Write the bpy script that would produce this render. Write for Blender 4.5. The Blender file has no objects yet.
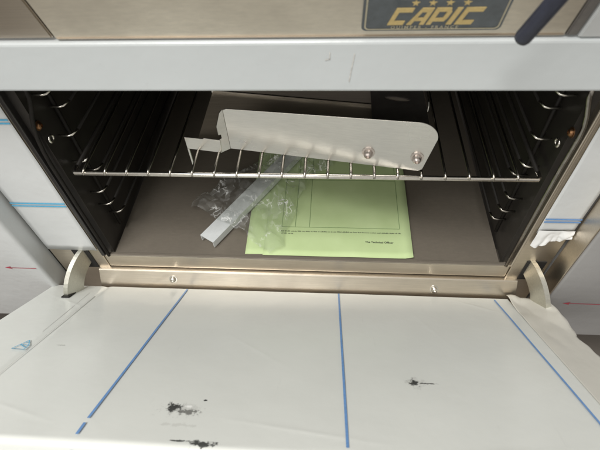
import bpy, bmesh, math, random
from mathutils import Vector, Matrix, noise
random.seed(7)
SC = bpy.context.scene
COL = SC.collection
R = math.radians

# ------------------------------------------------------------------ camera
cam = bpy.data.cameras.new('camera')
camo = bpy.data.objects.new('camera', cam)
COL.objects.link(camo)
camo.location = (.043, -.370, .542)
camo.rotation_euler = (R(38.83), R(2.39), R(3.46))
cam.sensor_width = 36
cam.lens = 27
cam.clip_start = .01
cam.clip_end = 50
cam.dof.use_dof = True
cam.dof.focus_distance = .60
cam.dof.aperture_fstop = 9
SC.camera = camo

# ------------------------------------------------------------------ room light
world = bpy.data.worlds.new('World')
SC.world = world
world.use_nodes = True
bgn = world.node_tree.nodes['Background']
bgn.inputs[0].default_value = (1.0, .965, .91, 1)
bgn.inputs[1].default_value = .50


def lamp(name, loc, target, size, size_y, power, color):
    l = bpy.data.lights.new(name, 'AREA')
    l.shape = 'RECTANGLE'
    l.size = size
    l.size_y = size_y
    l.energy = power
    l.color = color
    o = bpy.data.objects.new(name, l)
    COL.objects.link(o)
    o.location = loc
    o.rotation_euler = (Vector(target) - Vector(loc)).to_track_quat('-Z', 'Y').to_euler()
    return o


lamp('ceiling_lamp', (-.6, -.85, 2.3), (0, -.1, 0), 1.3, .5, 52, (1, .99, .965))
lamp('ceiling_lamp', (-1.0, -2.9, 1.8), (0, 0, 0), 1.6, .8, 27, (1, .98, .94))

SC.view_settings.view_transform = 'Standard'
SC.view_settings.look = 'None'
SC.view_settings.exposure = .08
SC.view_settings.gamma = 1
SC.cycles.use_denoising = True
SC.cycles.max_bounces = 10
SC.cycles.transparent_max_bounces = 24


# ------------------------------------------------------------------ materials
def nt(name):
    m = bpy.data.materials.new(name)
    m.use_nodes = True
    t = m.node_tree
    return m, t, t.nodes['Principled BSDF'], t.nodes.new, t.links.new


def N(t, typ, **kw):
    n = t.nodes.new(typ)
    for k, v in kw.items():
        if k in ('operation', 'blend_type', 'data_type', 'noise_dimensions', 'wave_type', 'bands_direction', 'feature'):
            setattr(n, k, v)
        else:
            n.inputs[k.replace('_', ' ')].default_value = v
    return n


def mapped(t, scale, rot=(0, 0, 0)):
    tc = t.nodes.new('ShaderNodeTexCoord')
    mp = t.nodes.new('ShaderNodeMapping')
    mp.inputs['Scale'].default_value = scale
    mp.inputs['Rotation'].default_value = rot
    t.links.new(tc.outputs['Object'], mp.inputs['Vector'])
    return mp.outputs['Vector']


def ramp(t, src, stops):
    r = t.nodes.new('ShaderNodeValToRGB')
    e = r.color_ramp.elements
    while len(e) < len(stops):
        e.new(.5)
    for el, (p, c) in zip(e, stops):
        el.position = p
        el.color = (*c, 1) if len(c) == 3 else c
    t.links.new(src, r.inputs[0])
    return r.outputs[0]


def mixc(t, fac, a, b):
    m = t.nodes.new('ShaderNodeMix')
    m.data_type = 'RGBA'
    L = t.links.new
    for s, v in ((m.inputs[0], fac), (m.inputs[6], a), (m.inputs[7], b)):
        if hasattr(v, 'links'):
            L(v, s)
        else:
            s.default_value = v if isinstance(v, (int, float)) else (*v, 1)
    return m.outputs[2]


def mth(t, op, a, b=None, clamp=False):
    m = t.nodes.new('ShaderNodeMath')
    m.operation = op
    m.use_clamp = clamp
    for s, v in ((m.inputs[0], a), (m.inputs[1], b)):
        if v is None:
            continue
        if hasattr(v, 'links'):
            t.links.new(v, s)
        else:
            s.default_value = v
    return m.outputs[0]


def bump(t, p, h, strength, dist=.001):
    b = t.nodes.new('ShaderNodeBump')
    b.inputs['Strength'].default_value = strength
    b.inputs['Distance'].default_value = dist
    t.links.new(h, b.inputs['Height'])
    t.links.new(b.outputs[0], p.inputs['Normal'])


def simple(name, col, rough=.5, metal=0., var=.12, scale=60, bstr=.1, spec=.5, coat=0):
    m, t, p, n, L = nt(name)
    v = mapped(t, (1, 1, 1))
    no = N(t, 'ShaderNodeTexNoise', Scale=scale, Detail=5., Roughness=.6)
    L(v, no.inputs['Vector'])
    a = tuple(c * (1 - var) for c in col)
    b = tuple(min(1, c * (1 + var)) for c in col)
    L(ramp(t, no.outputs['Fac'], [(.3, a), (.7, b)]), p.inputs['Base Color'])
    p.inputs['Roughness'].default_value = rough
    p.inputs['Metallic'].default_value = metal
    p.inputs['Specular IOR Level'].default_value = spec
    p.inputs['Coat Weight'].default_value = coat
    if bstr:
        bump(t, p, no.outputs['Fac'], bstr)
    return m


def brushed(name, col, rough=.32, stretch=(2, 60, 300), var=.12, bstr=.12, metal=1., blotch=.18):
    """brushed sheet metal: fine streaks along x, broad handling marks"""
    m, t, p, n, L = nt(name)
    v = mapped(t, stretch)
    no = N(t, 'ShaderNodeTexNoise', Scale=6., Detail=6., Roughness=.7)
    L(v, no.inputs['Vector'])
    v2 = mapped(t, (1, 1, 1))
    bl = N(t, 'ShaderNodeTexNoise', Scale=14., Detail=4., Roughness=.55)
    L(v2, bl.inputs['Vector'])
    a = tuple(c * (1 - var) for c in col)
    b = tuple(min(1, c * (1 + var)) for c in col)
    c1 = ramp(t, no.outputs['Fac'], [(.3, a), (.7, b)])
    dirt = ramp(t, bl.outputs['Fac'], [(.35, (0, 0, 0)), (.7, (1, 1, 1))])
    c2 = mixc(t, mth(t, 'MULTIPLY', dirt, blotch), c1, tuple(c * .72 for c in col))
    L(c2, p.inputs['Base Color'])
    rr = mth(t, 'ADD', mth(t, 'MULTIPLY', bl.outputs['Fac'], .25), rough - .12)
    L(rr, p.inputs['Roughness'])
    p.inputs['Metallic'].default_value = metal
    h = mth(t, 'ADD', no.outputs['Fac'], mth(t, 'MULTIPLY', bl.outputs['Fac'], 2.))
    bump(t, p, h, bstr, .0006)
    return m


def film(name, col, rough=.3, wav=.25, marks=(), var=.05):
    """white protective film on sheet steel; marks = dirt smudges (x, y, rx, ry, colour, density) in object x / second axis"""
    m, t, p, n, L = nt(name)
    v = mapped(t, (1, 1, 1))
    no = N(t, 'ShaderNodeTexNoise', Scale=9., Detail=4., Roughness=.55)
    L(v, no.inputs['Vector'])
    fi = N(t, 'ShaderNodeTexNoise', Scale=140., Detail=3., Roughness=.6)
    L(v, fi.inputs['Vector'])
    a = tuple(c * (1 - var) for c in col)
    base = ramp(t, no.outputs['Fac'], [(.3, a), (.7, col)])
    # faint scuffs
    v3 = mapped(t, (30, 4, 30), (0, 0, .7))
    sc = N(t, 'ShaderNodeTexNoise', Scale=3., Detail=8., Roughness=.75)
    L(v3, sc.inputs['Vector'])
    scm = ramp(t, sc.outputs['Fac'], [(.62, (0, 0, 0)), (.78, (1, 1, 1))])
    base = mixc(t, mth(t, 'MULTIPLY', scm, .32), base, tuple(c * .66 for c in col))
    if marks:
        sp = t.nodes.new('ShaderNodeSeparateXYZ')
        L(v, sp.inputs[0])
        gr = N(t, 'ShaderNodeTexNoise', Scale=150., Detail=6., Roughness=.8)
        L(v, gr.inputs['Vector'])
        for (x, y, rx, ry, mc, dens) in marks:
            dx = mth(t, 'DIVIDE', mth(t, 'SUBTRACT', sp.outputs[0], x), rx)
            dy = mth(t, 'DIVIDE', mth(t, 'SUBTRACT', sp.outputs[1], y), ry)
            d = mth(t, 'SQRT', mth(t, 'ADD', mth(t, 'MULTIPLY', dx, dx), mth(t, 'MULTIPLY', dy, dy)))
            q = mth(t, 'ADD', mth(t, 'SUBTRACT', 1., d), mth(t, 'MULTIPLY', mth(t, 'SUBTRACT', gr.outputs['Fac'], .5), 3.2))
            q = mth(t, 'MULTIPLY', mth(t, 'SUBTRACT', q, .36), 4., True)
            lim = mth(t, 'MULTIPLY', mth(t, 'SUBTRACT', 1.5, d), 4., True)
            f = mth(t, 'MULTIPLY', mth(t, 'MULTIPLY', q, lim), dens)
            base = mixc(t, f, base, mc)
    L(base, p.inputs['Base Color'])
    p.inputs['Roughness'].default_value = rough
    p.inputs['Specular IOR Level'].default_value = .45
    h = mth(t, 'ADD', mth(t, 'MULTIPLY', no.outputs['Fac'], 8.), mth(t, 'MULTIPLY', fi.outputs['Fac'], .5))
    bump(t, p, h, wav, .0008)
    return m


M = {}
M['steel'] = brushed('stainless_steel', (.70, .63, .53), .36, (4, 50, 160), blotch=.45)
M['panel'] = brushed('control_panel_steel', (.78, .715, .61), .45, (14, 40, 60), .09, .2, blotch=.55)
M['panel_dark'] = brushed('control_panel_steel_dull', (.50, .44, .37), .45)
M['bright'] = brushed('bright_bracket_steel', (.74, .72, .68), .30, (8, 40, 90), .06, .12)
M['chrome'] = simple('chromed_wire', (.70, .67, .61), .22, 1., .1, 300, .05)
M['wire_dark'] = simple('half_lit_wire', (.30, .28, .25), .25, 1., .2, 200, .1)  # tone paints weak light on low guide ends, sheen on right lip
M['enamel'] = simple('black_cavity_sheet', (.026, .023, .020), .38, .0, .25, 25, .1)
M['sole'] = brushed('oven_sole_steel', (.225, .196, .158), .46, (18, 40, 40), .07, .12, metal=.35, blotch=.45)
M['guide'] = simple('black_and_unlit_wire', (.014, .012, .010), .6, 0, .2, 200, .1, .2)  # left lip's own black; on runners, posts and rack rails it paints shade
M['bar'] = simple('chromed_bar', (.48, .45, .40), .26, 1., .15, 200, .05)
M['bolt'] = simple('brownish_bolt', (.60, .54, .50), .3, 1., .15, 200, .1)
M['gasket'] = simple('black_gasket', (.018, .016, .015), .28, 0, .2, 200, .1)
M['copper'] = simple('bolt_orange_reflection', (.26, .14, .07), .4, 1., .3, 300, .2)  # copper tone stands in for an orange reflection on the bolts
M['slot'] = simple('dark_slot', (.012, .011, .010), .7)
M['zinc'] = brushed('zinc_hinge_plate', (.62, .61, .54), .4, (60, 60, 60), .1, .2)
M['film'] = film('white_film', (.62, .635, .635), .28, .4)
M['torn_film'] = film('torn_film', (.80, .80, .79), .18, .5)
M['rear_sheet'] = brushed('brown_sheet_lit', (.52, .45, .38), .5, (4, 60, 120), .12, .15, metal=.3)  # lighter copy of brown_sheet, brighter light past the fold painted in
M['film_band'] = film('white_film_band', (.56, .59, .595), .28, .3)
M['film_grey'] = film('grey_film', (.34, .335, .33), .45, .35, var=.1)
DARK = (.035, .037, .035)
M['film_door'] = film('white_door_film', (.69, .705, .672), .24, .2, marks=[
    (-.093, .272, .030, .014, (.42, .42, .40), .35), (.132, .213, .016, .013, (.42, .42, .40), .35),
    (-.101, .270, .0125, .0105, DARK, .95), (-.086, .2755, .018, .0065, (.14, .14, .13), .85), (-.088, .268, .0055, .0035, (.9, .9, .88), .8),
    (-.0745, .2575, .0022, .0020, DARK, 1.), (-.062, .3145, .020, .0062, DARK, .95), (-.082, .3125, .012, .0018, DARK, .95),
    (.131, .214, .0085, .0085, DARK, .95), (.142, .2138, .017, .0022, (.08, .08, .075), .9),
    (-.272, .170, .009, .002, (.3, .3, .28), .6), (-.09, .293, .03, .004, (.45, .45, .42), .35)])
M['film_flap'] = film('beige_loose_film', (.60, .585, .53), .3, .25)
M['blue'] = simple('blue_print', (.145, .29, .56), .4, 0, .12, 300, 0)
M['cyan'] = simple('cyan_print', (.10, .40, .62), .4, 0, .12, 300, 0)
M['red'] = simple('red_print', (.45, .06, .09), .45, 0, .15, 300, 0)
M['crease'] = simple('film_crease_grey', (.56, .555, .53), .5, 0, .2, 300, 0)
M['navy'] = simple('navy_rubber', (.028, .031, .048), .42, 0, .2, 150, .15)
M['grey_shade'] = simple('dark_grey_shade', (.14, .13, .12), .45, 0, .2, 80, .1)  # tone of the shading near the panel's right end
M['slate'] = simple('slate_badge', (.075, .088, .098), .25, 0, .25, 90, .35, coat=.6)
M['gold'] = simple('gold_badge_print', (.66, .50, .22), .35, .35, .1, 300, 0)
M['silver'] = simple('pale_gold_border', (.52, .47, .34), .35, .3, .1, 300, 0)
M['ink'] = simple('printed_ink', (.06, .075, .05), .7, 0, .1, 100, 0)
M['ink_soft'] = simple('pale_printed_ink', (.15, .24, .10), .7, 0, .1, 100, 0)
M['zincbar'] = simple('grey_channel', (.62, .64, .64), .45, 0, .06, 120, .06)
M['brown_sheet'] = brushed('brown_stainless_sheet', (.42, .36, .28), .5, (4, 60, 120), .12, .15, metal=.4)
M['dark_plate'] = simple('dark_grey_plate', (.075, .068, .062), .45, .1, .2, 60, .1)


def paper_mat():
    m, t, p, n, L = nt('green_paper')
    v = mapped(t, (1, 1, 1))
    no = N(t, 'ShaderNodeTexNoise', Scale=22., Detail=4.)
    L(v, no.inputs['Vector'])
    L(ramp(t, no.outputs['Fac'], [(.3, (.48, .60, .30)), (.7, (.54, .66, .35))]), p.inputs['Base Color'])
    p.inputs['Roughness'].default_value = .75
    p.inputs['Specular IOR Level'].default_value = .25
    fi = N(t, 'ShaderNodeTexNoise', Scale=700., Detail=2.)
    L(v, fi.inputs['Vector'])
    bump(t, p, fi.outputs['Fac'], .12, .0004)
    return m


M['paper'] = paper_mat()


def bag_mat(name, alpha, tint, gloss):
    m, t, p, n, L = nt(name)
    out = t.nodes['Material Output']
    v = mapped(t, (1, 1, 1))
    vo = N(t, 'ShaderNodeTexNoise', Scale=55., Detail=7., Roughness=.7)
    vo.inputs['Distortion'].default_value = 1.2
    L(v, vo.inputs['Vector'])
    gl = t.nodes.new('ShaderNodeBsdfGlossy')
    gl.inputs['Roughness'].default_value = .09
    df = t.nodes.new('ShaderNodeBsdfDiffuse')
    df.inputs['Color'].default_value = (*tint, 1)
    tr = t.nodes.new('ShaderNodeBsdfTransparent')
    tr.inputs['Color'].default_value = (.97, .98, .97, 1)
    b = t.nodes.new('ShaderNodeBump')
    b.inputs['Strength'].default_value = .9
    b.inputs['Distance'].default_value = .006
    L(vo.outputs['Fac'], b.inputs['Height'])
    L(b.outputs[0], gl.inputs['Normal'])
    fr = t.nodes.new('ShaderNodeFresnel')
    fr.inputs['IOR'].default_value = 1.5
    L(b.outputs[0], fr.inputs['Normal'])
    m1 = t.nodes.new('ShaderNodeMixShader')
    wn = N(t, 'ShaderNodeTexNoise', Scale=45., Detail=3.)
    L(v, wn.inputs['Vector'])
    vm = t.nodes.new('ShaderNodeVectorMath')
    vm.operation = 'MULTIPLY_ADD'
    L(wn.outputs['Color'], vm.inputs[0])
    vm.inputs[1].default_value = (.03, .03, .03)
    L(v, vm.inputs[2])
    mp = t.nodes.new('ShaderNodeMapping')
    mp.inputs['Rotation'].default_value = (0, 0, .9)
    mp.inputs['Scale'].default_value = (1, .45, 1)
    L(vm.outputs[0], mp.inputs['Vector'])
    ve = t.nodes.new('ShaderNodeTexVoronoi')
    ve.feature = 'DISTANCE_TO_EDGE'
    ve.inputs['Scale'].default_value = 95
    vc = t.nodes.new('ShaderNodeTexVoronoi')
    vc.inputs['Scale'].default_value = 95
    L(mp.outputs[0], ve.inputs['Vector'])
    L(mp.outputs[0], vc.inputs['Vector'])
    pat = N(t, 'ShaderNodeTexNoise', Scale=30., Detail=3.)
    L(v, pat.inputs['Vector'])
    msk = ramp(t, pat.outputs['Fac'], [(.50, (0, 0, 0)), (.66, (1, 1, 1))])
    cre = mth(t, 'MULTIPLY', ramp(t, ve.outputs['Distance'], [(.0, (1, 1, 1)), (.035, (.3, .3, .3)), (.09, (0, 0, 0))]), msk)  # white opacity along creases paints the plastic's highlights
    sx = t.nodes.new('ShaderNodeSeparateXYZ')
    L(vc.outputs['Color'], sx.inputs[0])
    fac = mth(t, 'MULTIPLY', ramp(t, sx.outputs[0], [(.5, (0, 0, 0)), (1., (1, 1, 1))]), .10)  # random facets whitened as painted glare
    fac = mth(t, 'ADD', fac, mth(t, 'MULTIPLY', cre, .85))
    L(mth(t, 'ADD', alpha, fac, True), m1.inputs[0])
    L(tr.outputs[0], m1.inputs[1])
    L(df.outputs[0], m1.inputs[2])
    m2 = t.nodes.new('ShaderNodeMixShader')
    L(mth(t, 'MULTIPLY', fr.outputs[0], gloss, True), m2.inputs[0])
    L(m1.outputs[0], m2.inputs[1])
    L(gl.outputs[0], m2.inputs[2])
    L(m2.outputs[0], out.inputs['Surface'])
    return m


M['bag'] = bag_mat('clear_crumpled_plastic', .035, (.95, .96, .94), .34)


def floor_mat():
    m, t, p, n, L = nt('workshop_floor')
    v = mapped(t, (1, 1, 1))
    no = N(t, 'ShaderNodeTexNoise', Scale=5., Detail=6., Roughness=.65)
    L(v, no.inputs['Vector'])
    L(ramp(t, no.outputs['Fac'], [(.3, (.10, .088, .075)), (.7, (.16, .14, .12))]), p.inputs['Base Color'])
    p.inputs['Roughness'].default_value = .55
    bump(t, p, no.outputs['Fac'], .1, .002)
    return m


M['floor'] = floor_mat()


# ------------------------------------------------------------------ mesh helpers
def obj(name, bm, mat, parent=None, smooth=False, kind=None):
    bmesh.ops.recalc_face_normals(bm, faces=bm.faces)
    me = bpy.data.meshes.new(name)
    bm.to_mesh(me)
    bm.free()
    if smooth:
        for f in me.polygons:
            f.use_smooth = True
    me.materials.append(M[mat] if isinstance(mat, str) else mat)
    o = bpy.data.objects.new(name, me)
    COL.objects.link(o)
    if parent is not None:
        setpar(o, parent)
    if kind:
        o['kind'] = kind
    return o


WORLDLOC = {}


def setpar(o, parent):
    o.parent = parent
    o.matrix_parent_inverse = WORLDLOC.get(parent.name, Matrix()).inverted()


def thing(name, label, cat, loc=(0, 0, 0), group=None):
    o = bpy.data.objects.new(name, None)
    o.empty_display_size = .05
    COL.objects.link(o)
    o.location = loc
    WORLDLOC[o.name] = Matrix.Translation(loc)
    o['label'] = label
    o['category'] = cat
    if group:
        o['group'] = group
    return o


def tag(o, label, cat, group=None):
    o['label'] = label
    o['category'] = cat
    if group:
        o['group'] = group
    return o


def box(x0, x1, y0, y1, z0, z1, bev=0, seg=2, bm=None):
    b = bmesh.new()
    vs = [b.verts.new((x, y, z)) for x in (x0, x1) for y in (y0, y1) for z in (z0, z1)]
    for f in ((0, 1, 3, 2), (4, 6, 7, 5), (0, 4, 5, 1), (2, 3, 7, 6), (0, 2, 6, 4), (1, 5, 7, 3)):
        b.faces.new([vs[i] for i in f])
    bmesh.ops.recalc_face_normals(b, faces=b.faces)
    if bev:
        bmesh.ops.bevel(b, geom=b.edges[:], offset=bev, segments=seg, affect='EDGES', profile=.5)
    if bm is None:
        return b
    me = bpy.data.meshes.new('tmp')
    b.to_mesh(me)
    b.free()
    bm.from_mesh(me)
    bpy.data.meshes.remove(me)
    return bm


def prism(pts, thick, frame=None, bm=None, bev=0):
    """polygon pts (a,b) extruded by thick; frame maps (a,b,c)->Vector"""
    b = bm or bmesh.new()
    fr = frame or (lambda a, q, c: Vector((a, q, c)))
    lo = [b.verts.new(fr(a, q, 0)) for a, q in pts]
    hi = [b.verts.new(fr(a, q, thick)) for a, q in pts]
    k = len(pts)
    top = b.faces.new(hi)
    b.faces.new(lo[::-1])
    for i in range(k):
        b.faces.new((lo[i], lo[(i + 1) % k], hi[(i + 1) % k], hi[i]))
    if bev:
        bmesh.ops.recalc_face_normals(b, faces=b.faces)
        bmesh.ops.bevel(b, geom=list(top.edges), offset=bev, segments=2, affect='EDGES')
    return b


def tube(path, r, n=10, bm=None, caps=True):
    b = bm or bmesh.new()
    P = [Vector(p) for p in path]
    rings = []
    ref = None
    for i, p in enumerate(P):
        if i == 0:
            d = P[1] - P[0]
        elif i == len(P) - 1:
            d = P[-1] - P[-2]
        else:
            d = (P[i + 1] - P[i]).normalized() + (P[i] - P[i - 1]).normalized()
        d.normalize()
        if ref is None:
            ref = Vector((0, 0, 1)) if abs(d.z) < .9 else Vector((1, 0, 0))
        u = (ref - d * ref.dot(d)).normalized()
        w = d.cross(u)
        ref = u
        rr = r[i] if isinstance(r, (list, tuple)) else r
        rings.append([b.verts.new(p + (u * math.cos(a) + w * math.sin(a)) * rr)
                      for a in [2 * math.pi * k / n for k in range(n)]])
    for A, B in zip(rings, rings[1:]):
        for k in range(n):
            b.faces.new((A[k], A[(k + 1) % n], B[(k + 1) % n], B[k]))
    if caps:
        b.faces.new(rings[0][::-1])
        b.faces.new(rings[-1])
    return b


def rounded(a0, a1, b0, b1, r, seg=5):
    pts = []
    for cx, cy, st in ((a1 - r, b1 - r, 0), (a0 + r, b1 - r, 90), (a0 + r, b0 + r, 180), (a1 - r, b0 + r, 270)):
        for k in range(seg + 1):
            a = R(st + 90 * k / seg)
            pts.append((cx + r * math.cos(a), cy + r * math.sin(a)))
    return pts


def grid(nx, ny, fn, thick=None):
    b = bmesh.new()
    V = [[b.verts.new(fn(i / nx, j / ny)) for i in range(nx + 1)] for j in range(ny + 1)]
    for j in range(ny):
        for i in range(nx):
            b.faces.new((V[j][i], V[j][i + 1], V[j + 1][i + 1], V[j + 1][i]))
    if thick:
        bmesh.ops.recalc_face_normals(b, faces=b.faces)
        bmesh.ops.solidify(b, geom=b.faces[:], thickness=thick)
    return b


def screw(name, c, axis, r, h, mat, parent):
    """domed cross-slotted screw head on a washer"""
    ax = Vector(axis).normalized()
    c = Vector(c)
    prof = [(1.45, 0), (1.45, .14), (1.05, .18), (1.0, .5), (.82, .82), (.45, 1.0)]
    b = bmesh.new()
    u = ax.orthogonal().normalized()
    w = ax.cross(u)
    n = 14
    rings = []
    for (pr, ph) in prof:
        rings.append([b.verts.new(c + ax * (ph * h) + (u * math.cos(2 * math.pi * k / n) + w * math.sin(2 * math.pi * k / n)) * r * pr) for k in range(n)])
    for A, B in zip(rings, rings[1:]):
        for k in range(n):
            b.faces.new((A[k], A[(k + 1) % n], B[(k + 1) % n], B[k]))
    b.faces.new([b.verts.new(v.co - ax * (.25 * h)) for v in rings[-1]])
    lo = list(b.faces)[-1].verts[:]
    for k in range(n):
        b.faces.new((rings[-1][k], rings[-1][(k + 1) % n], lo[(k + 1) % n], lo[k]))
    b.faces.new(rings[0][::-1])
    return obj(name, b, mat, parent)


# ------------------------------------------------------------------ setting
fl = obj('floor', grid(4, 4, lambda u, v: Vector((-6 + 12 * u, -6 + 12 * v, -.42))), 'floor')
fl['kind'] = 'structure'

# ------------------------------------------------------------------ the oven
oven = thing('range_oven', 'stainless steel range oven with its film-covered drop-down door open', 'oven', (0, .2, -.15))

# cavity
obj('cavity_floor', box(-.281, .281, .004, .62, -.004, 0), 'sole', oven)
obj('cavity_wall', box(-.296, -.2835, .006, .62, -.02, .33), 'enamel', oven)
obj('cavity_wall', box(.2835, .296, .006, .62, -.02, .33), 'enamel', oven)
obj('cavity_back', box(-.2835, .2835, .605, .62, 0, .33), 'enamel', oven)
obj('cavity_roof', box(-.2835, .2835, .006, .605, .315, .33), 'enamel', oven)
# front frame: bare stainless
obj('frame_stile', box(-.379, -.3005, 0, .03, -.105, .33, .0012), 'steel', oven)
obj('frame_stile', box(.2985, .3475, 0, .03, -.105, .33, .0012), 'steel', oven)
obj('frame_rail', box(-.2998, .2978, 0, .03, -.0315, -.0015, .0025, 3), 'steel', oven)
b = bmesh.new()
prism([(-.0035, -.0345), (-.0050, -.0360), (-.0325, -.0800), (-.0325, -.105), (.02, -.105), (.02, -.0345)], .634, lambda a, q, c: Vector((-.318 + c, a, q)), b)
sill = obj('sill_plate', b, 'steel', oven)
screw('screw', (-.2005, -.0113, -.0465), (0, -1.6, 1), .0044, .0055, 'chrome', oven)
screw('screw', (.1975, -.0133, -.0497), (0, -1.6, 1), .0044, .0055, 'chrome', oven)

# black rolled lip round the opening, bent inwards near the top
lipL = [(-.2895, -.001, -.001), (-.2895, -.001, .10), (-.2890, -.001, .185), (-.2885, .0, .205), (-.2870, .001, .222), (-.2840, .002, .237),
        (-.2800, .003, .250), (-.2750, .004, .262), (-.2710, .005, .274), (-.2690, .006, .292)]
lipR = [(.2895, -.001, -.001), (.2895, -.001, .10), (.2892, -.001, .19), (.2898, -.001, .215), (.2902, -.001, .232), (.2896, 0, .246), (.2875, .001, .257),
        (.2845, .002, .267), (.2815, .003, .277), (.2800, .004, .292)]
for s, path in ((-1, lipL), (1, lipR)):
    obj('gasket', tube(path, .0024, 10), 'guide' if s < 0 else 'wire_dark', oven, True)  # right lip takes a paler metal to paint its sheen
    xa, xb = sorted((s * .2945, s * .3003 if s < 0 else s * .2983))
    obj('frame_lip', box(xa, xb, -.0025, .03, -.0012, .31, .0012), 'gasket' if s < 0 else 'steel', oven)
obj('frame_lip', box(-.29, .29, -.001, .0036, -.001, .0011, .0004), 'sole', oven)

# guide wires: runner along the depth with its front end turned to the wall
LV = [.265, .238, .205, .166, .138, .110, .083, .053]
for s in (-1, 1):
    for i, z in enumerate(LV):
        yf = .022 + .018 * math.sin(i * 1.1 + .3) ** 2
        path = [(s * .282, yf, z), (s * .270, yf, z), (s * .2655, yf + .001, z + .0008), (s * .263, yf + .005, z + .002),
                (s * .263, yf + .012, z), (s * .2635, .30, z), (s * .2635, .58, z)]
        obj('guide_wire', tube(path[4:], .0019, 8), 'guide', oven, True)  # runner is unlit in the cavity, its shade coloured in as black
        obj('guide_end', tube(path[:5], .0015, 8), 'chrome' if i < 4 else 'wire_dark', oven, True)  # lower ends get a dimmer metal for the weaker light there
    for y in (.045, .56):
        obj('guide_post', tube([(s * .279, y, .02), (s * .279, y, .30)], .0026, 8), 'guide', oven, True)  # posts black as well, cavity shade put into their colour
    # ring and fixing bolt of the guide ladder, orange reflection painted as copper colour
    b = bmesh.new()
    ringp = [(s * .279, .011 + .0042 * math.cos(a), .215 + .0042 * math.sin(a)) for a in [2 * math.pi * k / 18 for k in range(19)]]
    tube(ringp, .0014, 8, b, False)
    obj('guide_ring', b, 'chrome', oven, True)
    screw('guide_bolt', (s * .2825, .002 if s > 0 else .008, .236), (-s, 0, 0), .004, .004, 'copper', oven)

obj('gap_shade', box(-.3836, -.3794, .0025, .03, -.14, .306), 'slot', oven)  # black backing added to paint the shade inside the gap
# film on the stiles (bottom edges torn), with printed stripes
def film_sheet(x0, x1, z0, z1, y, seed, jag, nx=10, nz=24, amp=.0006):
    def fn(u, v):
        x = x0 + (x1 - x0) * u
        zb = z0 + jag * noise.noise((x * 70, seed, 0))
        z = zb + (z1 - zb) * v
        return Vector((x, y - amp * (1 + noise.noise((x * 25, z * 18, seed))), z))
    return grid(nx, nz, fn, .0004)


fL = obj('film', film_sheet(-.3785, -.303, .012, .308, -.0012, 1.3, .002), 'film', oven, True)
fR = obj('film', film_sheet(.3035, .3472, .078, .308, -.0012, 5.1, .008), 'film', oven, True)


def crumple(u, v):
    x = .3035 + .0445 * u
    z = .084 - (.022 + .007 * noise.noise((u * 3, 2, 3)) + .010 * math.cos(u * 2.6)) * v
    y = -.0035 - .0075 * (.15 + v) * abs(noise.noise((u * 3.2, v * 1.3 + u, 8))) - .0010 * v * abs(noise.noise((u * 9, v * 3, 4)))
    return Vector((x, y, z))


obj('torn_film', grid(48, 18, crumple), 'torn_film', fR, True)
for zc in (.1119, .1171):
    obj('blue_stripe', box(-.378, -.3035, -.0031, -.0027, zc - .0010, zc + .0010), 'cyan', fL)
for zc in (.2474, .2521):
    obj('blue_stripe', box(-.378, -.3035, -.0031, -.0027, zc - .0010, zc + .0010), 'cyan', fL)
for zc in (.1000, .1052):
    obj('blue_stripe', box(.304, .347, -.0031, -.0027, zc - .0010, zc + .0010), 'blue', fR)

# hinge slots and curved hinge plates
for s, xc in ((-1, -.331), (1, .3285)):
    x0, x1 = xc - .013, xc + .013
    obj('hinge_slot', box(x0, x1, -.0012, .004, -.034, .011), 'slot', oven)


def hinge(xc, th):
    b = bmesh.new()
    out, inn = [], []
    n = 16
    for k in range(n + 1):
        a = k / n
        ang = R(80 - 108 * a)
        # outer arc from the slot top out and down into the door
        out.append((-.004 - .058 * math.sin(math.pi * .5 * a) ** 1.15, .012 - .060 * (1 - math.cos(math.pi * .5 * a))))
        inn.append((.002 - .040 * math.sin(math.pi * .5 * a) ** 1.15, -.020 - .045 * (1 - math.cos(math.pi * .5 * a))))
    pts = [(.012, .012)] + out + inn[::-1] + [(.012, -.020)]
    prism(pts, th, lambda a, q, c: Vector((xc - th / 2 + c + (a + .03) * (.32 if xc < 0 else -.32), a, q)), b)
    bmesh.ops.recalc_face_normals(b, faces=b.faces)
    return b


# door, hinged below the sill, hanging half open
TA = R(36.4)
DN = Vector((0, math.sin(TA), math.cos(TA)))
DD = Vector((0, -math.cos(TA), math.sin(TA)))
DH = Vector((0, -.030, -.050))
door = bpy.data.objects.new('door', None)
DMAT = Matrix(((1, 0, 0, DH.x), (0, DD.y, DN.y, DH.y), (0, DD.z, DN.z, DH.z), (0, 0, 0, 1)))
X0, X1, S0, S1 = -.390, .350, -.006, .3205
panel = obj('door', box(X0, X1, S0, S1, -.042, -.0012, .004, 3), 'steel', oven)
panel.matrix_parent_inverse = Matrix.Translation((0, .2, -.15)).inverted()
panel.matrix_basis = DMAT


def dpart(name, bm, mat, smooth=False):
    o = obj(name, bm, mat, None, smooth)
    o.parent = panel
    return o


WR = [(-.36, .24, 1.0, .05, .0008), (-.33, .06, .5, .04, .0007), (-.22, .02, .9, .025, .0006), (.02, .30, .15, .06, .0006), (.20, .31, -.1, .05, .0006),
      (.17, .10, 1.2, .04, .0004), (-.04, .17, .7, .05, .00035), (.25, .03, .6, .03, .0008), (-.25, .29, .3, .04, .0006)]


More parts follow.
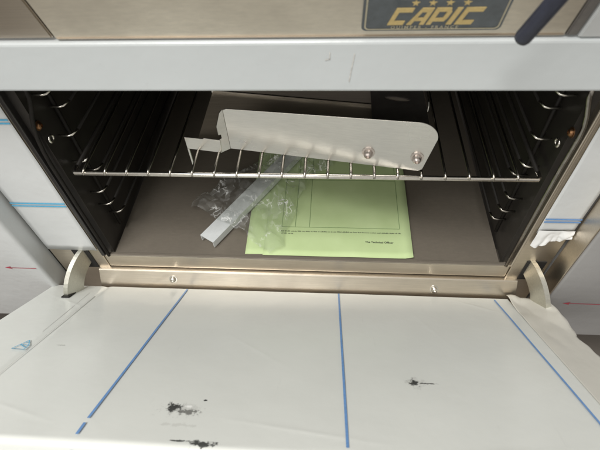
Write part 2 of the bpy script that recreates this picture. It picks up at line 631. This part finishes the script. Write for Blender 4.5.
def door_film(u, v):
    x = X0 - .0008 + (.3035 - X0) * u
    # v runs over the face and then wraps round the outer edge
    face = S1 - S0 + .002
    L = v * (face + .045)
    w = .0006 * noise.noise((x * 5, L * 6, 3)) + .00015 * noise.noise((x * 22, L * 15, 9))
    for (wx, ws, ang, ln, amp) in WR:
        a_ = (x - wx) * math.cos(ang) + (L - ws) * math.sin(ang)
        d_ = -(x - wx) * math.sin(ang) + (L - ws) * math.cos(ang)
        w += amp * .6 * math.exp(-abs(d_) / .0020) * math.exp(-(a_ / ln) ** 2)
    c = .0016 * math.exp(-((x + .3045) / .004) ** 2)          # pressed crease along the left side
    rr = .006
    if L < face - rr:
        return Vector((x, S0 - .001 + L, .0008 + w - c))
    a = (L - (face - rr)) / rr
    if a < math.pi / 2:
        return Vector((x, S0 - .001 + face - rr + rr * math.sin(a), .0008 - rr + rr * math.cos(a) + w * .5))
    return Vector((x, S0 - .001 + face + w * .4, .0008 - rr - (a - math.pi / 2) * rr))


dpart('film', grid(300, 200, door_film), 'film_door', True)


# loose torn film along the right side of the door
def flap(u, v):
    wdt = .3520 - .3005
    s = S0 - .004 + .020 * max(0, noise.noise((u * 3.1, .7, 2))) * (1 - v) + (S1 - S0 + .006) * v
    x = .3005 + wdt * u + (.0045 * noise.noise((s * 22, 4, 1)) + .003 * noise.noise((s * 60, 2, 7))) * (u > .9) * (1 - .5 * v)
    h = .0016 + .0007 * noise.noise((u * 2, s * 9, 5)) + .012 * u * u * math.exp(-((s - .035) / .035) ** 2) \
        + .006 * (1 - u) * math.exp(-((s - .0) / .012) ** 2) + .004 * abs(noise.noise((u * 3, s * 26, 11))) * math.exp(-s / .08)
    if u > .93:
        h -= .010 * (u - .93) / .07
    return Vector((x, s, h))


dpart('loose_film', grid(24, 90, flap, .0003), 'film_flap', True)


def stripe_door(pts, w, mat='blue', name='blue_stripe', zoff=.0021):
    b = bmesh.new()
    prev = None
    for (x, s) in pts:
        zz = zoff + .0007 * noise.noise((x * 7, s * 9, 3))
        row = [b.verts.new((x - w / 2, s, zz)), b.verts.new((x + w / 2, s, zz))]
        if prev:
            b.faces.new((prev[0], prev[1], row[1], row[0]))
        prev = row
    return dpart(name, b, mat)


def seq(xa, sa, xb, sb, n=16):
    return [(xa + (xb - xa) * k / n, sa + (sb - sa) * k / n) for k in range(n + 1)]


stripe_door(seq(-.176, -.004, -.1725, .292), .0024)
stripe_door(seq(-.1722, .298, -.1716, .3125, 4), .0026)
stripe_door(seq(.0555, -.004, .0600, .311), .0024)
stripe_door(seq(.2815, .0, .2855, .30), .0022)
# stripe carried over the wrapped edge
b = bmesh.new()
for k, (s, z) in enumerate([(S1 + .0026, -.006), (S1 + .0026, -.03)]):
    pass
vs = [b.verts.new(p) for p in ((-.1733, S1 + .0019, -.0062), (-.1702, S1 + .0019, -.0062), (-.1692, S1 + .0019, -.032), (-.1722, S1 + .0019, -.032))]
b.faces.new(vs)
dpart('blue_stripe', b, 'blue')
# creases pressed into the film and the small blue printed mark
stripe_door(seq(-.3065, .03, -.3015, .30), .0011, 'crease', 'crease', .0012)
stripe_door(seq(-.3195, .02, -.3145, .14), .0008, 'crease', 'crease', .0012)
b = bmesh.new()
MK = {'a': (-.3236, .1838), 'b': (-.3151, .1641), 'c': (-.3085, .1753), 'd': (-.3081, .1848), 'e': (-.3191, .1745), 'f': (-.3118, .1845),
      'g': (-.3170, .1690), 'h': (-.3095, .1805), 'i': (-.3125, .1690)}
for ka, kb in ('ab', 'bc', 'cd', 'da', 'ec', 'gi', 'eh', 'af'):
    pa, pb = MK[ka], MK[kb]
    a, c = Vector((*pa, 0)), Vector((*pb, 0))
    d = (c - a).normalized()
    w = Vector((-d.y, d.x, 0)) * .00055
    vs = [b.verts.new(q + Vector((0, 0, .0026))) for q in (a - w, c - w, c + w, a + w)]
    b.faces.new(vs)
dpart('printed_mark', b, 'cyan')

for xc, th in ((-.3375, .0065), (.3320, .0065)):
    obj('hinge_plate', hinge(xc, th), 'zinc', oven)

for xc in (-.3455, .3405):
    dpart('hinge_slot', box(xc - .006, xc + .006, .018, .040, .0012, .0026), 'slot')

# header band under the control panel
hb = obj('header_band', box(-.43, .43, -.034, .02, .3085, .3555, .003, 3), 'film_band', oven)
# scratches and little cuts in the band's film
for (x, z, dx, dz) in ((.0385, .3465, 0, -.0065), (.0385, .3402, -.004, -.0008), (.0585, .345, -.0035, -.026)):
    b = bmesh.new()
    w = .0005
    L2 = Vector((dx, 0, dz))
    nrm = Vector((-dz, 0, dx)).normalized() * w
    A = Vector((x, -.0344, z))
    b.faces.new([b.verts.new(q) for q in (A - nrm, A + L2 - nrm, A + L2 + nrm, A + nrm)])
    obj('scratch', b, 'crease', hb)

# control panel, leaning out over the oven
CA = R(19)
P0 = Vector((0, -.030, .3565))
CU = Vector((0, -math.sin(CA), math.cos(CA)))
CN = Vector((0, -math.cos(CA), -math.sin(CA)))


def cp(a, q, c):
    return P0 + Vector((a, 0, 0)) + CU * q + CN * c


def cbox(x0, x1, q0, q1, c0, c1):
    return prism([(x0, q0), (x1, q0), (x1, q1), (x0, q1)], c1 - c0, lambda a, q, c: cp(a, q, c + c0), None, .0012)


cpan = obj('control_panel', cbox(-.1882, .2175, .0006, .14, -.02, 0), 'panel', oven)
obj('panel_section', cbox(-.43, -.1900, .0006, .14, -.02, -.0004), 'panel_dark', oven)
obj('panel_shade_strip', cbox(.2180, .2262, .0006, .14, -.02, .0012), 'grey_shade', oven)  # dark strip paints the shading at this end of the panel
obj('panel_section', cbox(.2268, .43, .0006, .14, -.02, .003), 'film', oven)
# folded bottom hem of the panel
obj('panel_hem', cbox(-.187, .217, .0008, .0024, .0002, .0010), 'panel_dark', oven)
# navy lever hanging down over the panel
lv = [cp(.1700, .0275, .030), cp(.1704, .0292, .030), cp(.1712, .032, .030), cp(.1765, .055, .030), cp(.184, .09, .030), cp(.192, .13, .028), cp(.193, .135, .0)]
obj('lever', tube(lv, [.0030, .0052, .0060, .0060, .0060, .0060, .0060], 14), 'navy', oven, True)

# badge
badge = obj('badge', prism(rounded(.0625, .1665, .0075, .0495, .004), .0012, lambda a, q, c: cp(a, q, c + .0002), None, .0004), 'slate', oven)


def flat(pts, c):
    b = bmesh.new()
    prism(pts, .0003, lambda a, q, d: cp(a, q, d + c), b)
    return b


def ring(a0, a1, b0, b1, r, w, c):
    b = bmesh.new()
    o = rounded(a0, a1, b0, b1, r)
    i = rounded(a0 + w, a1 - w, b0 + w, b1 - w, r - w * .6)
    vo = [b.verts.new(cp(x, y, c)) for x, y in o]
    vi = [b.verts.new(cp(x, y, c)) for x, y in i]
    k = len(o)
    for j in range(k):
        b.faces.new((vo[j], vo[(j + 1) % k], vi[(j + 1) % k], vi[j]))
    return b


obj('badge_border', ring(.0645, .1647, .0092, .0480, .0034, .0011, .0017), 'silver', badge)

LET = {
    'C': [[(0, 0), (.95, 0), (.95, .24), (0, .24)], [(0, .24), (.27, .24), (.27, .76), (0, .76)], [(0, .76), (1.05, .76), (1.05, 1), (0, 1)]],
    'A': [[(0, 0), (.27, 0), (.40, .55), (.52, 1), (.34, 1)], [(.52, 1), (.48, .76), (.74, .76), (.74, 0), (1.0, 0), (1.0, 1)],
          [(.28, .24), (.74, .24), (.74, .42), (.34, .42)]],
    'P': [[(0, 0), (.27, 0), (.27, 1), (0, 1)], [(.27, .78), (.95, .78), (.82, 1), (.27, 1)], [(.72, .40), (.98, .40), (.98, .78), (.72, .78)],
          [(.27, .20), (.90, .20), (.98, .40), (.27, .40)]],
    'I': [[(0, 0), (.3, 0), (.3, 1), (0, 1)]],
}
x = .0815
H0, HH = .0142, .0158
for ch, w in (('C', .0132), ('A', .0138), ('P', .0138), ('I', .0136), ('C', .0140)):
    b = bmesh.new()
    for pl in LET[ch]:
        prism([(x + px * w * .92 + .34 * py * HH, H0 + py * HH) for px, py in pl], .0006, lambda a, q, d: cp(a, q, d + .0014), b)
    obj('letter', b, 'gold', badge)
    x += {'C': .0142, 'A': .0144, 'P': .0146, 'I': .0062}[ch]
for k in range(4):
    cx, cy = .0995 + .0120 * k, .0343
    pts = []
    for j in range(10):
        a = math.pi / 2 + j * math.pi / 5
        rr = .0030 if j % 2 == 0 else .00125
        pts.append((cx + rr * math.cos(a), cy + rr * math.sin(a)))
    obj('star', flat(pts, .0014), 'gold', badge)


def text(body, size, mat, parent, name, place, align='LEFT', spacing=1.0, bold=.0):
    cu = bpy.data.curves.new(name, 'FONT')
    cu.body = body
    cu.size = size
    cu.align_x = align
    cu.space_character = spacing
    cu.offset = bold
    cu.resolution_u = 3
    o = bpy.data.objects.new(name, cu)
    COL.objects.link(o)
    bpy.context.view_layer.update()
    me = bpy.data.meshes.new_from_object(o.evaluated_get(bpy.context.evaluated_depsgraph_get()))
    bpy.data.objects.remove(o)
    bpy.data.curves.remove(cu)
    for v in me.vertices:
        v.co = place(v.co.x, v.co.y)
    me.materials.clear()
    me.materials.append(M[mat])
    t = bpy.data.objects.new(name, me)
    COL.objects.link(t)
    if parent is not None:
        setpar(t, parent)
    return t


text('QUIMPER - FRANCE', .0040, 'silver', badge, 'lettering', lambda a, q: cp(.0845 + a, .0104 + q, .0018), spacing=1.5, bold=.00008)

# ------------------------------------------------------------------ neighbouring cabinets
def cabinet(x0, x1, label, mat, side):
    t = thing('kitchen_cabinet', label, 'cabinet', ((x0 + x1) / 2, .2, -.42), None)
    obj('body', box(x0, x1, -.030, .40, -.152, .3075, .006, 4), mat, t, True)
    xi = x1 - .07 if side < 0 else x0 + .07
    for yy in (.03, .33):
        for xx in (xi, (x0 + x1) / 2 + (x0 + x1) / 2 - xi):
            obj('leg', tube([(xx, yy, -.42), (xx, yy, -.41), (xx, yy, -.40), (xx, yy, -.152)], [.03, .03, .02, .02], 16), 'steel', t, True)
    return t


cl = cabinet(-.80, -.3840, 'white film-covered cabinet left of the oven, red arrow printed on it', 'film', -1)
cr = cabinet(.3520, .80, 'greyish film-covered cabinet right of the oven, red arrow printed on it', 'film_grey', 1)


obj('side_strip', box(.3495, .3517, -.0305, -.001, -.150, .306, .0006), 'steel', cr)


def arrow(x0, x1, z, parent):
    b = bmesh.new()
    y = -.0306
    w = .0007
    for poly in ([(x0 + .008, z - w), (x1, z - w - .0006), (x1, z + w - .0006), (x0 + .008, z + w)], [(x0, z), (x0 + .0105, z - .0036), (x0 + .008, z), (x0 + .0105, z + .0036)]):
        b.faces.new([b.verts.new((px, y, pz)) for px, pz in poly])
    obj('red_arrow', b, 'red', parent)


arrow(-.437, -.389, .0035, cl)
arrow(.377, .50, -.049, cr)

# ------------------------------------------------------------------ wire rack
rack = thing('oven_rack', 'chromed wire rack slid into the oven on its side guides', 'rack', (.004, .25, .171))
RX0, RX1, RZ = -.269, .2755, .1712
obj('rail', tube([(RX0, .012, RZ - .0005), (RX0 + .001, .003, RZ), (RX0 + .004, 0, RZ), (0, 0, RZ), (RX1 - .004, 0, RZ - .001), (RX1 - .001, .003, RZ - .001), (RX1, .012, RZ - .0015)], .0030, 10), 'chrome', rack, True)
for xx in (RX0 + .0005, RX1 - .0005):
    obj('rail', tube([(xx, .012, RZ - .001), (xx, .56, RZ - .001)], .0026, 8), 'guide', rack, True)  # chromed side rails coloured black for the cavity's shade
obj('rail', tube([(RX0, .56, RZ - .001), (RX1, .56, RZ - .001)], .0028, 8), 'chrome', rack, True)
bar0 = None
nb = 20
for k in range(nb):
    xx = -.2545 + (.2495 + .2545) * k / (nb - 1)
    if bar0 is None:
        bar0 = obj('bar', tube([(0, -.0022, RZ - .0005), (0, -.0012, RZ + .0026), (0, .003, RZ + .0042), (0, .012, RZ + .0044), (0, .565, RZ + .0040)], .00165, 8), 'bar', rack, True)
        o = bar0
    else:
        o = bar0.copy()
        COL.objects.link(o)
    o.location.x = xx
obj('cross_bar', tube([(RX0, .30, RZ), (RX1, .30, RZ)], .0026, 8), 'guide', rack, True)

# ------------------------------------------------------------------ bracket standing on the rack
BA = Vector((-.0816, .0393, .1774))
BT = Vector((.9878, -.1559, 0))
BN = Vector((-.1559, -.9878, 0))      # towards the door
br = thing('sheet_bracket', 'long folded stainless bracket with two bolts standing on the rack', 'bracket', tuple(BA + BT * .11))


def bf(a, q, c):
    return BA + BT * a + Vector((0, 0, q)) + BN * c


corner = [(.2155 + .021 * math.sin(R(a)) , .0475 + .0195 * math.cos(R(a))) for a in range(0, 91, 10)]
plate = [(0, 0), (.2235, 0), (.2275, .0030)] + corner[::-1] + [(.004, .0585), (0, .0565)]
obj('plate', prism(plate, .0014, lambda a, q, c: bf(a, q, c - .0014), None, .0003), 'bright', br)
# end flange: a 45 degree return with a notch, then a low tab to the left
fo = lambda a, q, c: bf(-a * .72 - c * .7, q, a * .70 + c * -.72)
fl_pts = [(0.0003, 0), (.0112, 0), (.0112, .0195), (.0080, .0200), (.0080, .0255), (.0112, .0262), (.0112, .0385), (.0045, .0545), (.0003, .0575)]
obj('flange', prism(fl_pts, .0013, fo), 'bright', br)
obj('tab', prism([(-.053, -.0005), (-.0082, -.0005), (-.0072, .0190), (-.028, .0190), (-.029, .0176), (-.053, .0172)], .0013, lambda a, q, c: bf(a, q, c + .0072), None, .0002), 'bright', br)
obj('foot', prism([(-.053, -.0295), (-.0508, -.0295), (-.0508, -.0006), (-.053, -.0006)], .0015, lambda a, q, c: bf(a, q, c + .0072)), 'bright', br)
for a, q in ((.1660, .0195), (.2195, .0203)):
    screw('bolt', bf(a, q, 0), BN, .0050, .0085, 'bolt', br)

# ------------------------------------------------------------------ papers on the oven floor
def sheet(name, label, cx, cy, w, h, ang, z, seed, amp):
    ca, sa = math.cos(R(ang)), math.sin(R(ang))

    def fn(u, v):
        a, q = (u - .5) * w, v * h
        zz = z + amp * (.5 + .5 * noise.noise((a * 14, q * 12, seed)))
        zz += .004 * max(0, (u - .93) / .07) ** 2 * (1 - v) * (seed > 2)
        return Vector((cx + a * ca - q * sa, cy + a * sa + q * ca, zz))
    o = obj(name, grid(20, 26, fn, .00012), 'paper', None, True)
    tag(o, label, 'paper', None)

    def place(u, v, lift=.0004):
        p = fn(u, v)
        p.z += lift
        return p
    return o, place


p1, _ = sheet('paper_sheet', 'lower pale green sheet, only its left margin showing under the printed one', .022, .0085, .212, .297, .8, .0006, 1.0, .0004)
p2, PL = sheet('paper_sheet', 'printed green form with a ruled table, top sheet on the oven floor', .0515, .0050, .218, .297, -.1, .0016, 3.0, .0012)


def ruled(u0, v0, u1, v1, w, name='ruled_line', mat='ink_soft'):
    b = bmesh.new()
    n = 10
    du, dv = (0, w / .297) if abs(u1 - u0) > abs(v1 - v0) else (w / .218, 0)
    prev = None
    for k in range(n + 1):
        u, v = u0 + (u1 - u0) * k / n, v0 + (v1 - v0) * k / n
        row = [b.verts.new(PL(u - du / 2, v - dv / 2)), b.verts.new(PL(u + du / 2, v + dv / 2))]
        if prev:
            b.faces.new((prev[0], prev[1], row[1], row[0]))
        prev = row
    obj(name, b, mat, p2)


ruled(.11, .180, .93, .180, .0006)
ruled(.11, .52, .93, .52, .0006)
for uu in (.11, .205, .305, .93):
    ruled(uu, .180, uu, .90, .0006)
ruled(.305, .555, .93, .555, .0004)
# the line of fine print and the bold signature line
rnd = random.Random(3)


def fineprint(v, u0, u1, hgt):
    b = bmesh.new()
    u = u0
    while u < u1:
        n = rnd.randint(2, 8)
        for k in range(n):
            if u > u1:
                break
            hh = hgt * rnd.choice((.6, .6, .65, 1.0, .9)) / .297
            ww = .0009 / .218 * rnd.uniform(.7, 1.2)
            b.faces.new([b.verts.new(PL(a, q)) for a, q in ((u, v), (u + ww, v), (u + ww, v + hh), (u, v + hh))])
            u += ww + .0005 / .218
        u += .0012 / .218
    obj('fine_print', b, 'ink', p2)


fineprint(.149, .11, .935, .0020)
fineprint(.135, .11, .19, .0020)
fineprint(.565, .42, .80, .0018)
text('The Technical Officer', .0047, 'ink', p2, 'signature_line', lambda a, q: PL((a) / .218 + .69, q / .297 + .088), bold=.00012)

# ------------------------------------------------------------------ grey channel in its plastic bag
CH0, CH1 = Vector((-.1415, .0225, .003)), Vector((-.008, .240, .006))
ct = (CH1 - CH0).normalized()
cw = Vector((-ct.y, ct.x, 0)).normalized()
cu_ = ct.cross(cw) * -1
if cu_.z < 0:
    cu_ = -cu_
prof = [(-.0128, 0), (-.0128, .0125), (.0128, .0125), (.0128, 0), (.0116, 0), (.0116, .0112), (-.0116, .0112), (-.0116, 0)]
b = prism(prof, (CH1 - CH0).length, lambda a, q, c: CH0 - cw * a + cu_ * q + ct * c)
ch = obj('metal_channel', b, 'zincbar')
tag(ch, 'pale grey metal channel poking out of the clear plastic bag', 'channel')


def bagf(layer):
    def fn(u, v):
        # u across, v along the bag, from its open mouth near the door towards the back
        L = .034 + .205 * v
        wid = .066 + .016 * math.sin(v * 5 + layer) + .010 * noise.noise((v * 6, layer, 0))
        a = (u - .57) * 2 * wid
        c = CH0 + ct * L
        p = Vector((c.x, c.y, 0)) - cw * (-a)
        k = max(0, 1 - (abs(u - .5) * 2) ** 2)
        top = .0165 * k ** .5 + .004
        z = (.0025 + top * layer) + (.010 * abs(noise.noise((u * 5, v * 9, layer * 3 + 1))) + .005 * abs(noise.noise((u * 13, v * 21, layer * 5 + 2)))) * (.4 + layer)
        p += Vector((noise.noise((u * 4, v * 7, 11 + layer)), noise.noise((u * 4, v * 7, 17 + layer)), 0)) * .010
        p.z = max(z, .0022 + .0012 * layer)
        return p
    return fn


bag = thing('plastic_bag', 'crumpled clear plastic bag round the grey metal channel', 'bag', (-.08, .12, .001))
obj('bag_top', grid(60, 90, bagf(1)), 'bag', bag, True)

# ------------------------------------------------------------------ loose sheets lying on the rack behind the bracket
ZR = RZ + .0044 + .0019
bs = thing('folded_sheet', 'brownish stainless sheet with a fold line lying on the rack behind the bracket', 'metal sheet', (-.02, .2, ZR))
fx0, fx1 = -.125, .162


def fold_y(x):
    return .152 - (x + .124) * .142


b = bmesh.new()
prism([(fx0, .050), (fx1, .085), (fx1, fold_y(fx1)), (fx0, fold_y(fx0))], .0013, lambda a, q, c: Vector((a, q, ZR + c)), b)
obj('base', b, 'brown_sheet', bs)
b = bmesh.new()
prism([(fx0, fold_y(fx0)), (fx1, fold_y(fx1)), (fx1, fold_y(fx1) + .0022), (fx0, fold_y(fx0) + .0022)], .0042, lambda a, q, c: Vector((a, q + .0002, ZR + c)), b)
obj('fold', b, 'bright', bs)
b = bmesh.new()
prism([(fx0, fold_y(fx0) + .0026), (fx1, fold_y(fx1) + .0026), (fx1, .34), (fx0, .34)], .0013, lambda a, q, c: Vector((a, q, ZR + .0022 + c)), b)
obj('rear_panel', b, 'rear_sheet', bs)
for xx in (fx0 - .0004, fx1 + .0004):
    b = bmesh.new()
    yy = fold_y(xx) + .001
    prism([(yy, 0), (.34, 0), (.34, .012), (yy + .004, .012), (yy, .008)], .0012, lambda a, q, c: Vector((xx - .0006 + c, a, ZR + .0002 + q)), b)
    obj('edge_highlight', b, 'bright', bs)  # lips added in brighter steel to paint the sheet's edge highlight


def slotted():
    b = bmesh.new()
    X0_, X1_, Y0_, Y1_ = .0905, .1595, .054, .30
    cx, cy = .1245, .1290
    hole = [(cx + .0165 * math.cos(a), cy + .0052 * math.sin(a) - .003 * math.cos(a)) for a in [2 * math.pi * k / 24 for k in range(24)]]
    z0, z1 = ZR + .0062, ZR + .0078
    outer = []
    for k in range(24):
        a = 2 * math.pi * k / 24
        dx, dy = math.cos(a), math.sin(a)
        tx = ((X1_ - cx) if dx > 0 else (cx - X0_)) / max(abs(dx), 1e-6)
        ty = ((Y1_ - cy) if dy > 0 else (cy - Y0_)) / max(abs(dy), 1e-6)
        q = min(tx, ty)
        outer.append((cx + dx * q, cy + dy * q))
    # pull the nearest fan points onto the true corners
    for c in ((X0_, Y0_), (X1_, Y0_), (X1_, Y1_), (X0_, Y1_)):
        k = min(range(24), key=lambda i: (outer[i][0] - c[0]) ** 2 + (outer[i][1] - c[1]) ** 2)
        outer[k] = c
    for z in (z0, z1):
        vo = [b.verts.new((x, y, z)) for x, y in outer]
        vi = [b.verts.new((x, y, z)) for x, y in hole]
        for k in range(24):
            b.faces.new((vo[k], vo[(k + 1) % 24], vi[(k + 1) % 24], vi[k]))
        if z == z0:
            lo, li = vo, vi
    for k in range(24):
        b.faces.new((lo[k], lo[(k + 1) % 24], vo[(k + 1) % 24], vo[k]))
        b.faces.new((li[k], li[(k + 1) % 24], vi[(k + 1) % 24], vi[k]))
    return b


sp = obj('slotted_plate', slotted(), 'dark_plate')
tag(sp, 'dark grey plate with an oval hand slot lying behind the bracket', 'plate')

bpy.data.objects.remove(door)
